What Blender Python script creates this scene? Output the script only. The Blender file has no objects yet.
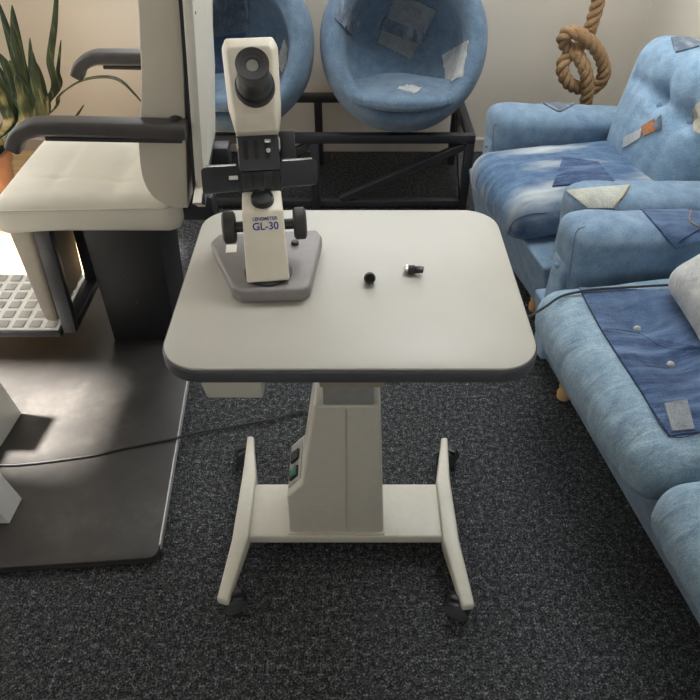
import bpy, bmesh, math, random
from mathutils import Vector, Matrix, noise
from mathutils.bvhtree import BVHTree
random.seed(4)
SC = bpy.context.scene
COL = SC.collection
R = math.radians
# ------------------------------------------------------------------ camera
F, TH, H0 = 652.0, R(42), 1.49
cam_d = bpy.data.cameras.new('camera'); cam = bpy.data.objects.new('camera', cam_d); COL.objects.link(cam)
cam.location = (0, 0, H0); cam.rotation_euler = (R(90) - TH, 0, 0)
cam_d.sensor_fit = 'HORIZONTAL'; cam_d.sensor_width = 36; cam_d.lens = 36 * F / 700
cam_d.clip_start = .02
SC.camera = cam

def ray(px, py):
    u, v = (px - 350) / F, (py - 350) / F
    d = Vector((u, math.cos(TH) - v * math.sin(TH), -math.sin(TH) - v * math.cos(TH)))
    return Vector((0, 0, H0)), d.normalized()

def at_y(px, py, Y):
    o, d = ray(px, py); return o + d * (Y / d.y)
def at_z(px, py, Z):
    o, d = ray(px, py); return o + d * ((Z - H0) / d.z)

# ------------------------------------------------------------------ materials
def new_mat(name):
    m = bpy.data.materials.new(name); m.use_nodes = True
    nt = m.node_tree; b = nt.nodes['Principled BSDF']
    return m, nt, b
def N(nt, t, **kw):
    n = nt.nodes.new(t)
    for k, v in kw.items():
        if k in n.inputs: n.inputs[k].default_value = v
        else: setattr(n, k, v)
    return n
def rgb(c): return (c[0], c[1], c[2], 1)
def lin(r, g, b):
    f = lambda v: (v / 255 / 12.92) if v / 255 <= .04045 else ((v / 255 + .055) / 1.055) ** 2.4
    return (f(r), f(g), f(b))
def ramp(nt, stops):
    n = nt.nodes.new('ShaderNodeValToRGB'); e = n.color_ramp.elements
    while len(e) > 1: e.remove(e[0])
    e[0].position, e[0].color = stops[0][0], rgb(stops[0][1])
    for p, c in stops[1:]:
        x = e.new(p); x.color = rgb(c)
    return n
def plain(name, col, rough=.5, metal=0, var=.06, scale=40, bump=.0, bscale=300, spec=.5):
    m, nt, b = new_mat(name)
    tc = N(nt, 'ShaderNodeTexCoord')
    ns = N(nt, 'ShaderNodeTexNoise', Scale=scale, Detail=4.0)
    nt.links.new(tc.outputs['Object'], ns.inputs['Vector'])
    rp = ramp(nt, [(.3, [c * (1 - var) for c in col]), (.7, [min(1, c * (1 + var)) for c in col])])
    nt.links.new(ns.outputs['Fac'], rp.inputs['Fac']); nt.links.new(rp.outputs['Color'], b.inputs['Base Color'])
    b.inputs['Roughness'].default_value = rough; b.inputs['Metallic'].default_value = metal
    b.inputs['Specular IOR Level'].default_value = spec
    if bump:
        n2 = N(nt, 'ShaderNodeTexNoise', Scale=bscale, Detail=3.0)
        nt.links.new(tc.outputs['Object'], n2.inputs['Vector'])
        bp = N(nt, 'ShaderNodeBump', Strength=bump, Distance=.002)
        nt.links.new(n2.outputs['Fac'], bp.inputs['Height']); nt.links.new(bp.outputs['Normal'], b.inputs['Normal'])
    return m
def denim(name, dark, light, fade=None, fscale=(6, 6, 6), famt=(.45, .7), weave=330, wrinkle=.25, wscale=(14, 14, 14)):
    m, nt, b = new_mat(name)
    tc = N(nt, 'ShaderNodeTexCoord')
    w = N(nt, 'ShaderNodeTexNoise', Scale=weave, Detail=2.0, Roughness=.7)
    nt.links.new(tc.outputs['Object'], w.inputs['Vector'])
    mot = N(nt, 'ShaderNodeTexNoise', Scale=22.0, Detail=5.0, Roughness=.65)
    nt.links.new(tc.outputs['Object'], mot.inputs['Vector'])
    mx = N(nt, 'ShaderNodeMath', operation='MULTIPLY_ADD'); mx.inputs[1].default_value = .55
    nt.links.new(w.outputs['Fac'], mx.inputs[0])
    m2 = N(nt, 'ShaderNodeMath', operation='MULTIPLY'); m2.inputs[1].default_value = .45
    nt.links.new(mot.outputs['Fac'], m2.inputs[0]); nt.links.new(m2.outputs[0], mx.inputs[2])
    rp = ramp(nt, [(.38, dark), (.62, light)])
    nt.links.new(mx.outputs[0], rp.inputs['Fac'])
    out = rp.outputs['Color']
    if fade:
        mp = N(nt, 'ShaderNodeMapping'); mp.inputs['Scale'].default_value = fscale
        nt.links.new(tc.outputs['Object'], mp.inputs['Vector'])
        fn = N(nt, 'ShaderNodeTexNoise', Scale=1.0, Detail=3.0)
        nt.links.new(mp.outputs['Vector'], fn.inputs['Vector'])
        fr = ramp(nt, [(famt[0], (0, 0, 0)), (famt[1], (1, 1, 1))])
        nt.links.new(fn.outputs['Fac'], fr.inputs['Fac'])
        mix = N(nt, 'ShaderNodeMixRGB'); mix.inputs['Color2'].default_value = rgb(fade)
        nt.links.new(fr.outputs['Color'], mix.inputs['Fac']); nt.links.new(out, mix.inputs['Color1'])
        out = mix.outputs['Color']
    nt.links.new(out, b.inputs['Base Color'])
    b.inputs['Roughness'].default_value = .9; b.inputs['Specular IOR Level'].default_value = .15
    b.inputs['Sheen Weight'].default_value = .15
    bp = N(nt, 'ShaderNodeBump', Strength=.35, Distance=.0015)
    nt.links.new(w.outputs['Fac'], bp.inputs['Height'])
    mp2 = N(nt, 'ShaderNodeMapping'); mp2.inputs['Scale'].default_value = wscale
    nt.links.new(tc.outputs['Object'], mp2.inputs['Vector'])
    wn = N(nt, 'ShaderNodeTexNoise', Scale=1.0, Detail=3.0, Distortion=.6)
    nt.links.new(mp2.outputs['Vector'], wn.inputs['Vector'])
    bp2 = N(nt, 'ShaderNodeBump', Strength=wrinkle, Distance=.02)
    nt.links.new(wn.outputs['Fac'], bp2.inputs['Height']); nt.links.new(bp.outputs['Normal'], bp2.inputs['Normal'])
    nt.links.new(bp2.outputs['Normal'], b.inputs['Normal'])
    return m

M = {}
M['wall'] = plain('wall_paint', lin(216, 209, 196), .85, var=.03, scale=2.5, bump=.05)
M['ceiling'] = plain('ceiling_paint', lin(225, 223, 218), .9, var=.02, scale=3)
M['skirting'] = plain('skirting_paint', lin(196, 188, 176), .5, var=.03)
M['cream'] = plain('cream_enamel', lin(198, 194, 180), .38, var=.03, scale=60, bump=.05, bscale=500)
M['ivory'] = plain('ivory_plastic', lin(222, 214, 196), .42, var=.03, scale=60, bump=.04, bscale=700)
M['laminate'] = plain('white_laminate', lin(177, 174, 164), .42, var=.03, scale=7)
M['edge'] = plain('charcoal_edge', lin(72, 72, 76), .5, var=.08)
M['grey_metal'] = plain('grey_metal', lin(150, 150, 145), .42, .1)
M['seam_grey'] = plain('seam_shade', lin(168, 162, 146), .6)
M['caster'] = plain('grey_caster', lin(74, 74, 76), .4)
M['column_black'] = plain('black_steel', lin(27, 27, 29), .5, var=.15)
M['mount'] = plain('taupe_plate', lin(150, 142, 126), .5)
M['black'] = plain('black_plastic', lin(38, 38, 40), .42, var=.15, scale=30)
M['black_metal'] = plain('black_metal', lin(40, 41, 45), .45, var=.2, scale=20)
M['rubber'] = plain('black_rubber', lin(33, 33, 34), .6)
M['cup'] = plain('matt_rubber', lin(70, 69, 69), .7)
M['plate'] = plain('dark_plate', lin(66, 66, 70), .4, .3)
M['knob'] = plain('knob_rubber', lin(48, 47, 47), .55)
M['base_grey'] = plain('warm_grey_metal', lin(128, 123, 121), .45, var=.06, scale=50, bump=.08, bscale=500)
M['chrome'] = plain('chrome', (.8, .8, .8), .2, 1)
M['label'] = plain('paper_label', lin(232, 228, 218), .5)
M['print'] = plain('dark_blue_print', lin(36, 70, 136), .5)
M['green'] = plain('green_switch', lin(20, 120, 85), .3)
M['vinyl'] = plain('cream_vinyl', lin(210, 204, 188), .5, var=.04, scale=9, bump=.12, bscale=260)
M['vinyl_side'] = plain('cream_vinyl_side', lin(196, 189, 172), .55, var=.04, scale=9, bump=.12, bscale=260)
M['shell'] = plain('pale_shell', lin(214, 210, 198), .45, var=.02)
M['arm'] = plain('dark_armrest', lin(64, 61, 60), .45, var=.1, bump=.1)
M['legpad'] = plain('taupe_pad', lin(150, 141, 128), .6, var=.05)
M['board_edge'] = plain('pale_edge', lin(196, 196, 194), .35, .3)
M['tread'] = plain('pale_tread', lin(226, 224, 216), .5)
M['tread_pad'] = plain('grey_tread_pad', lin(166, 164, 158), .6)
M['wood'] = plain('turned_wood', lin(196, 160, 112), .45, var=.15, scale=20)
M['terracotta'] = plain('terracotta', lin(142, 104, 84), .8, var=.1, scale=25)
M['soil'] = plain('soil', lin(58, 44, 34), .95, var=.4, scale=60)
M['white_paint'] = plain('white_paint', lin(205, 204, 198), .45, var=.03)
M['stone'] = plain('white_patch', lin(196, 190, 176), .9, var=.15, scale=60, bump=.4)
M['thread'] = plain('navy_thread', lin(38, 50, 76), .9)
M['thread_gold'] = plain('gold_thread', lin(168, 140, 92), .9)
M['tan_leather'] = plain('tan_leather', lin(172, 116, 78), .6, var=.25, scale=120, bump=.3)

M['d_light'] = denim('light_denim', lin(106, 136, 162), lin(154, 181, 203), wrinkle=.12)
M['d_mid'] = denim('mid_denim', lin(96, 122, 146), lin(136, 158, 178), wrinkle=.12)
M['d_tub'] = denim('blue_grey_denim', lin(80, 102, 124), lin(114, 135, 154), wrinkle=.06)
M['d_sofa'] = denim('faded_denim', lin(108, 134, 154), lin(156, 178, 191), wrinkle=.5, wscale=(10, 30, 10))
M['d_dark'] = denim('dark_denim', lin(58, 76, 106), lin(90, 112, 144), fade=lin(108, 132, 160), fscale=(5, 26, 5), famt=(.5, .85), wrinkle=.5, wscale=(8, 30, 8))
M['d_deep'] = denim('deep_denim', lin(40, 56, 86), lin(76, 98, 132), fade=lin(112, 136, 168), fscale=(5, 34, 5), famt=(.48, .78), wrinkle=.55, wscale=(8, 34, 8))
M['d_band'] = denim('banded_denim', lin(60, 84, 114), lin(98, 126, 156), fade=lin(186, 192, 192), fscale=(3, 9, 3), famt=(.45, .70), wrinkle=.5, wscale=(8, 30, 8))
M['d_pocket'] = denim('pocket_denim', lin(66, 78, 94), lin(118, 132, 148), fade=lin(156, 166, 174), fscale=(40, 12, 12), famt=(.5, .8))
M['d_grey'] = denim('grey_denim', lin(108, 114, 120), lin(150, 156, 160), wrinkle=.3)
M['d_white'] = denim('bleached_denim', lin(160, 164, 166), lin(202, 202, 198), fade=lin(128, 138, 148), fscale=(9, 9, 9), famt=(.5, .8), wrinkle=.5)
M['d_cream'] = denim('cream_denim', lin(158, 162, 156), lin(194, 194, 182), wrinkle=.35, wscale=(40, 40, 40))

def carpet():
    m, nt, b = new_mat('charcoal_carpet')
    tc = N(nt, 'ShaderNodeTexCoord')
    n1 = N(nt, 'ShaderNodeTexNoise', Scale=210.0, Detail=2.0, Roughness=.75)
    n2 = N(nt, 'ShaderNodeTexNoise', Scale=70.0, Detail=3.0, Roughness=.7)
    n3 = N(nt, 'ShaderNodeTexNoise', Scale=2.2, Detail=2.0)
    for n in (n1, n2, n3): nt.links.new(tc.outputs['Object'], n.inputs['Vector'])
    a = N(nt, 'ShaderNodeMath', operation='MULTIPLY_ADD'); a.inputs[1].default_value = .6
    c = N(nt, 'ShaderNodeMath', operation='MULTIPLY'); c.inputs[1].default_value = .4
    nt.links.new(n2.outputs['Fac'], c.inputs[0]); nt.links.new(n1.outputs['Fac'], a.inputs[0]); nt.links.new(c.outputs[0], a.inputs[2])
    rp = ramp(nt, [(.38, lin(26, 26, 28)), (.5, lin(58, 59, 61)), (.58, lin(98, 100, 102)), (.70, lin(172, 174, 176))])
    nt.links.new(a.outputs[0], rp.inputs['Fac'])
    nt.links.new(rp.outputs['Color'], b.inputs['Base Color'])
    b.inputs['Roughness'].default_value = .95; b.inputs['Specular IOR Level'].default_value = .1
    wv = N(nt, 'ShaderNodeTexWave', Scale=52.0, Distortion=1.2); wv.bands_direction = 'X'
    nt.links.new(tc.outputs['Object'], wv.inputs['Vector'])
    ad = N(nt, 'ShaderNodeMath', operation='MULTIPLY_ADD'); ad.inputs[1].default_value = .25
    nt.links.new(wv.outputs['Fac'], ad.inputs[0]); nt.links.new(a.outputs[0], ad.inputs[2])
    bp = N(nt, 'ShaderNodeBump', Strength=.8, Distance=.006)
    nt.links.new(ad.outputs[0], bp.inputs['Height']); nt.links.new(bp.outputs['Normal'], b.inputs['Normal'])
    return m
M['carpet'] = carpet()
def board_mat():
    m, nt, b = new_mat('dark_board')
    tc = N(nt, 'ShaderNodeTexCoord')
    n1 = N(nt, 'ShaderNodeTexNoise', Scale=5.0, Detail=8.0, Roughness=.7)
    n2 = N(nt, 'ShaderNodeTexNoise', Scale=90.0, Detail=4.0)
    for n in (n1, n2): nt.links.new(tc.outputs['Object'], n.inputs['Vector'])
    rp = ramp(nt, [(.3, lin(46, 44, 43)), (.55, lin(58, 56, 54)), (.75, lin(78, 75, 72))])
    nt.links.new(n1.outputs['Fac'], rp.inputs['Fac']); nt.links.new(rp.outputs['Color'], b.inputs['Base Color'])
    r2 = ramp(nt, [(.35, (.30,) * 3), (.65, (.36,) * 3)])
    nt.links.new(n2.outputs['Fac'], r2.inputs['Fac']); nt.links.new(r2.outputs['Color'], b.inputs['Roughness'])
    b.inputs['Specular IOR Level'].default_value = .4
    return m
M['board'] = board_mat()
def wood_floor():
    m, nt, b = new_mat('pale_wood_floor')
    tc = N(nt, 'ShaderNodeTexCoord')
    mp = N(nt, 'ShaderNodeMapping'); mp.inputs['Scale'].default_value = (3, 40, 3)
    nt.links.new(tc.outputs['Object'], mp.inputs['Vector'])
    n1 = N(nt, 'ShaderNodeTexNoise', Scale=1.0, Detail=5.0)
    nt.links.new(mp.outputs['Vector'], n1.inputs['Vector'])
    rp = ramp(nt, [(.3, lin(196, 160, 112)), (.7, lin(226, 196, 150))])
    nt.links.new(n1.outputs['Fac'], rp.inputs['Fac']); nt.links.new(rp.outputs['Color'], b.inputs['Base Color'])
    b.inputs['Roughness'].default_value = .4
    return m
M['wood_floor'] = wood_floor()
def leaf_mat():
    m, nt, b = new_mat('snake_leaf')
    tc = N(nt, 'ShaderNodeTexCoord')
    mp = N(nt, 'ShaderNodeMapping'); mp.inputs['Scale'].default_value = (60, 60, 7)
    nt.links.new(tc.outputs['Object'], mp.inputs['Vector'])
    n1 = N(nt, 'ShaderNodeTexNoise', Scale=1.0, Detail=4.0, Distortion=1.0)
    nt.links.new(mp.outputs['Vector'], n1.inputs['Vector'])
    rp = ramp(nt, [(.38, lin(36, 46, 32)), (.55, lin(58, 70, 44)), (.72, lin(112, 118, 82))])
    nt.links.new(n1.outputs['Fac'], rp.inputs['Fac']); nt.links.new(rp.outputs['Color'], b.inputs['Base Color'])
    b.inputs['Roughness'].default_value = .4
    return m
M['leaf'] = leaf_mat()
def rope_mat():
    m, nt, b = new_mat('hemp_rope')
    tc = N(nt, 'ShaderNodeTexCoord')
    n1 = N(nt, 'ShaderNodeTexNoise', Scale=260.0, Detail=4.0)
    nt.links.new(tc.outputs['Object'], n1.inputs['Vector'])
    rp = ramp(nt, [(.3, lin(118, 90, 62)), (.7, lin(184, 150, 110))])
    nt.links.new(n1.outputs['Fac'], rp.inputs['Fac']); nt.links.new(rp.outputs['Color'], b.inputs['Base Color'])
    b.inputs['Roughness'].default_value = .9
    bp = N(nt, 'ShaderNodeBump', Strength=.6, Distance=.003)
    nt.links.new(n1.outputs['Fac'], bp.inputs['Height']); nt.links.new(bp.outputs['Normal'], b.inputs['Normal'])
    return m
M['rope'] = rope_mat()
def glass_mat():
    m, nt, b = new_mat('window_glass'); nt.nodes.remove(b)
    out = nt.nodes['Material Output']
    t = N(nt, 'ShaderNodeBsdfTransparent'); g = N(nt, 'ShaderNodeBsdfGlossy', Roughness=.02)
    mx = N(nt, 'ShaderNodeMixShader'); mx.inputs[0].default_value = .06
    nt.links.new(t.outputs[0], mx.inputs[1]); nt.links.new(g.outputs[0], mx.inputs[2])
    nt.links.new(mx.outputs[0], out.inputs['Surface'])
    return m
M['glass'] = glass_mat()

# ------------------------------------------------------------------ object helpers
ROOT = {}
def thing(name, label, cat, loc=(0, 0, 0), rz=0, group=None):
    o = bpy.data.objects.new(name, None); COL.objects.link(o)
    o.empty_display_size = .05; o.location = loc; o.rotation_euler = (0, 0, rz)
    o['label'] = label; o['category'] = cat
    if group: o['group'] = group
    ROOT[o.name] = Matrix.Translation(Vector(loc)) @ Matrix.Rotation(rz, 4, 'Z')
    return o
def tag(o, label, cat, group=None):
    o['label'] = label; o['category'] = cat
    if group: o['group'] = group
def root_matrix(p):
    while p.parent: p = p.parent
    return ROOT[p.name]
def obj(name, bm, mat, parent=None, world=False, smooth=True, angle=38, label=None):
    """link bm as ONE mesh object; world=True when bm is in world coordinates"""
    if world and parent:
        bm.transform(root_matrix(parent).inverted())
    bmesh.ops.recalc_face_normals(bm, faces=bm.faces)
    me = bpy.data.meshes.new(name); bm.to_mesh(me); bm.free()
    mats = mat if isinstance(mat, (list, tuple)) else [mat]
    for k in mats: me.materials.append(M[k] if isinstance(k, str) else k)
    if smooth:
        for p in me.polygons: p.use_smooth = True
        me.set_sharp_from_angle(angle=R(angle))
    o = bpy.data.objects.new(name, me); COL.objects.link(o)
    if parent: o.parent = parent
    if label: o['label'] = label
    return o
def struct(name, bm, mat, smooth=False):
    o = obj(name, bm, mat, smooth=smooth); o['kind'] = 'structure'; return o

def add_box(bm, c, s, rot=None, bevel=0, seg=2, mi=0):
    r = bmesh.ops.create_cube(bm, size=1)
    vs = r['verts']
    m = Matrix.Translation(Vector(c)) @ (rot.to_4x4() if rot else Matrix.Identity(4)) @ Matrix.Diagonal((*s, 1))
    bmesh.ops.transform(bm, matrix=m, verts=vs)
    fs = {f for v in vs for f in v.link_faces}
    for f in fs: f.material_index = mi
    if bevel:
        es = list({e for v in vs for e in v.link_edges})
        bmesh.ops.bevel(bm, geom=es, offset=bevel, segments=seg, affect='EDGES', profile=.5, clamp_overlap=True)
def box(c, s, **k):
    bm = bmesh.new(); add_box(bm, c, s, **k); return bm
def add_prism(bm, poly, fn, bevel=0, seg=2):
    """poly: 2-D points; fn(p, t) -> world point, t = 0 or 1 for the two caps"""
    a = [bm.verts.new(fn(p, 0)) for p in poly]; b = [bm.verts.new(fn(p, 1)) for p in poly]
    n = len(poly); fs = [bm.faces.new(a), bm.faces.new(b[::-1])]
    for i in range(n): fs.append(bm.faces.new((a[i], b[i], b[(i + 1) % n], a[(i + 1) % n])))
    if bevel:
        es = list({e for f in fs for e in f.edges})
        bmesh.ops.recalc_face_normals(bm, faces=fs)
        bmesh.ops.bevel(bm, geom=es, offset=bevel, segments=seg, affect='EDGES', profile=.5, clamp_overlap=True)
def prism(poly, fn, bevel=0, seg=2):
    bm = bmesh.new(); add_prism(bm, poly, fn, bevel, seg); return bm
def add_hexa(bm, bot, top, bevel=0, seg=2):
    a = [bm.verts.new(p) for p in bot]; b = [bm.verts.new(p) for p in top]
    n = len(bot); fs = [bm.faces.new(a[::-1]), bm.faces.new(b)]
    for i in range(n): fs.append(bm.faces.new((a[i], a[(i + 1) % n], b[(i + 1) % n], b[i])))
    if bevel:
        bmesh.ops.recalc_face_normals(bm, faces=fs)
        bmesh.ops.bevel(bm, geom=list({e for f in fs for e in f.edges}), offset=bevel, segments=seg, affect='EDGES', profile=.5, clamp_overlap=True)
def hexa(bot, top, bevel=0, seg=2):
    bm = bmesh.new(); add_hexa(bm, bot, top, bevel, seg); return bm
def catmull(pts, n=8, closed=False):
    P = [Vector(p) for p in pts]; out = []; L = len(P)
    rng = range(L if closed else L - 1)
    for i in rng:
        if closed: p0, p1, p2, p3 = P[i - 1], P[i], P[(i + 1) % L], P[(i + 2) % L]
        else: p0, p1, p2, p3 = P[max(i - 1, 0)], P[i], P[i + 1], P[min(i + 2, L - 1)]
        for k in range(n):
            t = k / n
            out.append(.5 * ((2 * p1) + (p2 - p0) * t + (2 * p0 - 5 * p1 + 4 * p2 - p3) * t * t + (3 * p1 - p0 - 3 * p2 + p3) * t ** 3))
    if not closed: out.append(P[-1].copy())
    return out
def frames(pts):
    T = []
    for i in range(len(pts)):
        T.append((pts[min(i + 1, len(pts) - 1)] - pts[max(i - 1, 0)]).normalized())
    u = T[0].orthogonal().normalized(); U = [u]
    for i in range(1, len(pts)):
        q = T[i - 1].rotation_difference(T[i]); u = (q @ u); u = (u - T[i] * u.dot(T[i])).normalized(); U.append(u)
    return T, U
def add_tube(bm, pts, r, seg=10, cap=True):
    pts = [Vector(p) for p in pts]; T, U = frames(pts); rings = []
    for i, p in enumerate(pts):
        v = T[i].cross(U[i]); rr = r(i / (len(pts) - 1)) if callable(r) else r
        rings.append([bm.verts.new(p + (U[i] * math.cos(2 * math.pi * k / seg) + v * math.sin(2 * math.pi * k / seg)) * rr) for k in range(seg)])
    for a, b in zip(rings, rings[1:]):
        for k in range(seg): bm.faces.new((a[k], a[(k + 1) % seg], b[(k + 1) % seg], b[k]))
    if cap: bm.faces.new(rings[0][::-1]); bm.faces.new(rings[-1])
def tube(pts, r, seg=10):
    bm = bmesh.new(); add_tube(bm, pts, r, seg); return bm
def add_sweep(bm, pts, prof, side):
    """sweep a closed 2-D profile (a along side, b along side x tangent)"""
    pts = [Vector(p) for p in pts]; side = Vector(side); rings = []
    for i, p in enumerate(pts):
        t = (pts[min(i + 1, len(pts) - 1)] - pts[max(i - 1, 0)]).normalized(); nrm = t.cross(side).normalized()
        rings.append([bm.verts.new(p + side * a + nrm * b) for a, b in prof])
    n = len(prof)
    for a, b in zip(rings, rings[1:]):
        for k in range(n): bm.faces.new((a[k], a[(k + 1) % n], b[(k + 1) % n], b[k]))
    bm.faces.new(rings[0][::-1]); bm.faces.new(rings[-1])
def rrect(w, h, r, n=4):
    out = []
    for cx, cy, a0 in ((w - r, h - r, 0), (-w + r, h - r, 90), (-w + r, -h + r, 180), (w - r, -h + r, 270)):
        for k in range(n + 1):
            a = R(a0 + 90 * k / n); out.append((cx + r * math.cos(a), cy + r * math.sin(a)))
    return out
def add_lathe(bm, prof, m=None, seg=40):
    m = m or Matrix.Identity(4); rings = []
    for r, z in prof:
        if r < 1e-6: rings.append([bm.verts.new(m @ Vector((0, 0, z)))])
        else: rings.append([bm.verts.new(m @ Vector((r * math.cos(2 * math.pi * k / seg), r * math.sin(2 * math.pi * k / seg), z))) for k in range(seg)])
    for a, b in zip(rings, rings[1:]):
        if len(a) == 1 and len(b) == 1: continue
        for k in range(seg):
            k2 = (k + 1) % seg
            if len(a) == 1: bm.faces.new((a[0], b[k2], b[k]))
            elif len(b) == 1: bm.faces.new((a[k], a[k2], b[0]))
            else: bm.faces.new((a[k], a[k2], b[k2], b[k]))
    if len(rings[0]) > 1: bm.faces.new(rings[0][::-1])
    if len(rings[-1]) > 1: bm.faces.new(rings[-1])
def lathe(prof, m=None, seg=40):
    bm = bmesh.new(); add_lathe(bm, prof, m, seg); return bm
def axis_m(p, d):
    return Matrix.Translation(Vector(p)) @ Vector((0, 0, 1)).rotation_difference(Vector(d).normalized()).to_matrix().to_4x4()
def soft(center, half, r, n=(24, 24, 8), f=None, rot=None):
    """a rounded, upholstered block; f deforms local points (centred)"""
    bm = bmesh.new(); V = {}
    hx = Vector(half); inner = hx - Vector((r, r, r))
    def axis_vals(h, k):
        c = 5; a = [-h + r * i / c for i in range(c)]
        mid = [-(h - r) + 2 * (h - r) * i / k for i in range(k + 1)]
        return a + mid + [-x for x in a[::-1]]
    AX = [axis_vals(half[i], n[i]) for i in range(3)]; m4 = Matrix.Translation(Vector(center)) @ (rot.to_4x4() if rot else Matrix.Identity(4))
    def vert(i, j, k):
        if (i, j, k) in V: return V[i, j, k]
        q = Vector((AX[0][i], AX[1][j], AX[2][k]))
        inn = Vector([max(-inner[a], min(inner[a], q[a])) for a in range(3)])
        d = q - inn
        p = inn + d.normalized() * r if d.length > 1e-9 else q
        if f: p = f(p)
        V[i, j, k] = bm.verts.new(m4 @ p); return V[i, j, k]
    L = [len(a) - 1 for a in AX]
    for a, b, c in ((0, 1, 2), (1, 2, 0), (2, 0, 1)):
        for s in (0, L[c]):
            for i in range(L[a]):
                for j in range(L[b]):
                    def ix(u, v):
                        t = [0, 0, 0]; t[a] = u; t[b] = v; t[c] = s; return vert(*t)
                    bm.faces.new((ix(i, j), ix(i + 1, j), ix(i + 1, j + 1), ix(i, j + 1)))
    bmesh.ops.recalc_face_normals(bm, faces=bm.faces)
    return bm
def gauss(d, s): return math.exp(-(d * d) / (2 * s * s))
def seg_dist(p, a, b):
    ab = (b[0] - a[0], b[1] - a[1]); t = ((p[0] - a[0]) * ab[0] + (p[1] - a[1]) * ab[1]) / max(1e-9, ab[0] ** 2 + ab[1] ** 2)
    t = max(0, min(1, t)); return math.hypot(p[0] - a[0] - ab[0] * t, p[1] - a[1] - ab[1] * t)
def bvh(*bms): 
    vs, fs = [], []
    for bm in bms:
        bm.verts.index_update(); o = len(vs); vs += [v.co.copy() for v in bm.verts]; fs += [[v.index + o for v in f.verts] for f in bm.faces]
    return BVHTree.FromPolygons(vs, fs)
def local_ray(root, px, py):
    mi = ROOT[root.name].inverted(); o, d = ray(px, py); return mi @ o, (mi.to_3x3() @ d)
def hit(tree, root, px, py):
    o, d = local_ray(root, px, py); h = tree.ray_cast(o, d); return h[0], h[1]
def on_plane(root, px, py, axis, val):
    o, d = local_ray(root, px, py); t = (val - o[axis]) / d[axis]; return o + d * t
def patch(tree, root, quad, nu=14, nv=14, off=.003, thick=.003, ragged=0, name='denim_patch', mat='d_dark', parent=None, label=None):
    """a piece of cloth laid on the surface: quad corners are the places where its corners lie"""
    g = {}; c = [Vector((*q, 0)) for q in quad]
    for i in range(nu + 1):
        for j in range(nv + 1):
            u, v = i / nu, j / nv
            q = c[0] * (1 - u) * (1 - v) + c[1] * u * (1 - v) + c[2] * u * v + c[3] * (1 - u) * v
            if ragged and (i in (0, nu) or j in (0, nv)):
                q = q + Vector((random.uniform(-ragged, ragged), random.uniform(-ragged, ragged), 0))
            p, nrm = hit(tree, root, q.x, q.y)
            if p is not None: g[i, j] = (p, nrm)
    # keep the sheet continuous: drop far jumps
    bm = bmesh.new(); T, B = {}, {}
    for k, (p, nr) in g.items():
        o, d = local_ray(root, 0, 0)
        if nr.dot(p - o) > 0: nr = -nr
        T[k] = bm.verts.new(p + nr * (off + thick)); B[k] = bm.verts.new(p + nr * (off * .2))
    cells = []
    for i in range(nu):
        for j in range(nv):
            ks = [(i, j), (i + 1, j), (i + 1, j + 1), (i, j + 1)]
            if all(k in g for k in ks):
                pp = [g[k][0] for k in ks]
                if max((pp[a] - pp[b]).length for a in range(4) for b in range(a)) < .09: cells.append(ks)
    nb = {c_[0]: c_ for c_ in cells}; left = set(nb); best = []
    while left:                                  # keep the largest connected sheet
        st = [left.pop()]; comp = []
        while st:
            q = st.pop(); comp.append(q)
            for d_ in ((1, 0), (-1, 0), (0, 1), (0, -1)):
                k_ = (q[0] + d_[0], q[1] + d_[1])
                if k_ in left: left.discard(k_); st.append(k_)
        if len(comp) > len(best): best = comp
    cells = [nb[k_] for k_ in best]
    cnt = {}
    for ks in cells:
        bm.faces.new([T[k] for k in ks]); bm.faces.new([B[k] for k in ks[::-1]])
        for a in range(4):
            e = (ks[a], ks[(a + 1) % 4]); cnt[frozenset(e)] = cnt.get(frozenset(e), []) + [e]
    for e in cnt.values():
        if len(e) == 1:
            a, b = e[0]; bm.faces.new((T[b], T[a], B[a], B[b]))
    bmesh.ops.delete(bm, geom=[v for v in bm.verts if not v.link_faces], context='VERTS')
    return obj(name, bm, mat, parent or root, label=label)
def seam(tree, root, pxs, r=.0018, off=.004, n=10, name='seam', mat='thread', parent=None):
    pts = []
    for q in catmull([(*p, 0) for p in pxs], n):
        p, nr = hit(tree, root, q.x, q.y)
        if p is not None:
            o, d = local_ray(root, q.x, q.y)
            if nr.dot(d) > 0: nr = -nr
            pts.append(p + nr * off)
    good = [pts[0]]
    for p in pts[1:]:
        if 1e-4 < (p - good[-1]).length < .12: good.append(p)
    return obj(name, tube(good, r, 6), mat, parent or root)
def button(pos, d, r, mat, parent, name='button', label=None):
    return obj(name, lathe([(0, -.006), (r * .8, -.005), (r, 0), (r * .8, .005), (r * .35, .008), (0, .0085)], axis_m(pos, d), 18), mat, parent, label=label)

# ------------------------------------------------------------------ the room
XL, YB, YF, ZC = -1.72, 3.2, -2.7, 2.55
bm = bmesh.new(); add_box(bm, (.1, .3, -.05), (4.6, 6.2, .1)); struct('floor', bm, 'carpet')
bm = bmesh.new(); add_box(bm, (-1.29, 2.63, .002), (.86, 1.12, .006)); struct('floor_2', bm, 'wood_floor')
bm = bmesh.new(); add_box(bm, ((XL - .2 + 2.4) / 2, .3, ZC + .05), (2.4 - XL + .2, 6.2, .1)); struct('ceiling', bm, 'ceiling')
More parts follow.
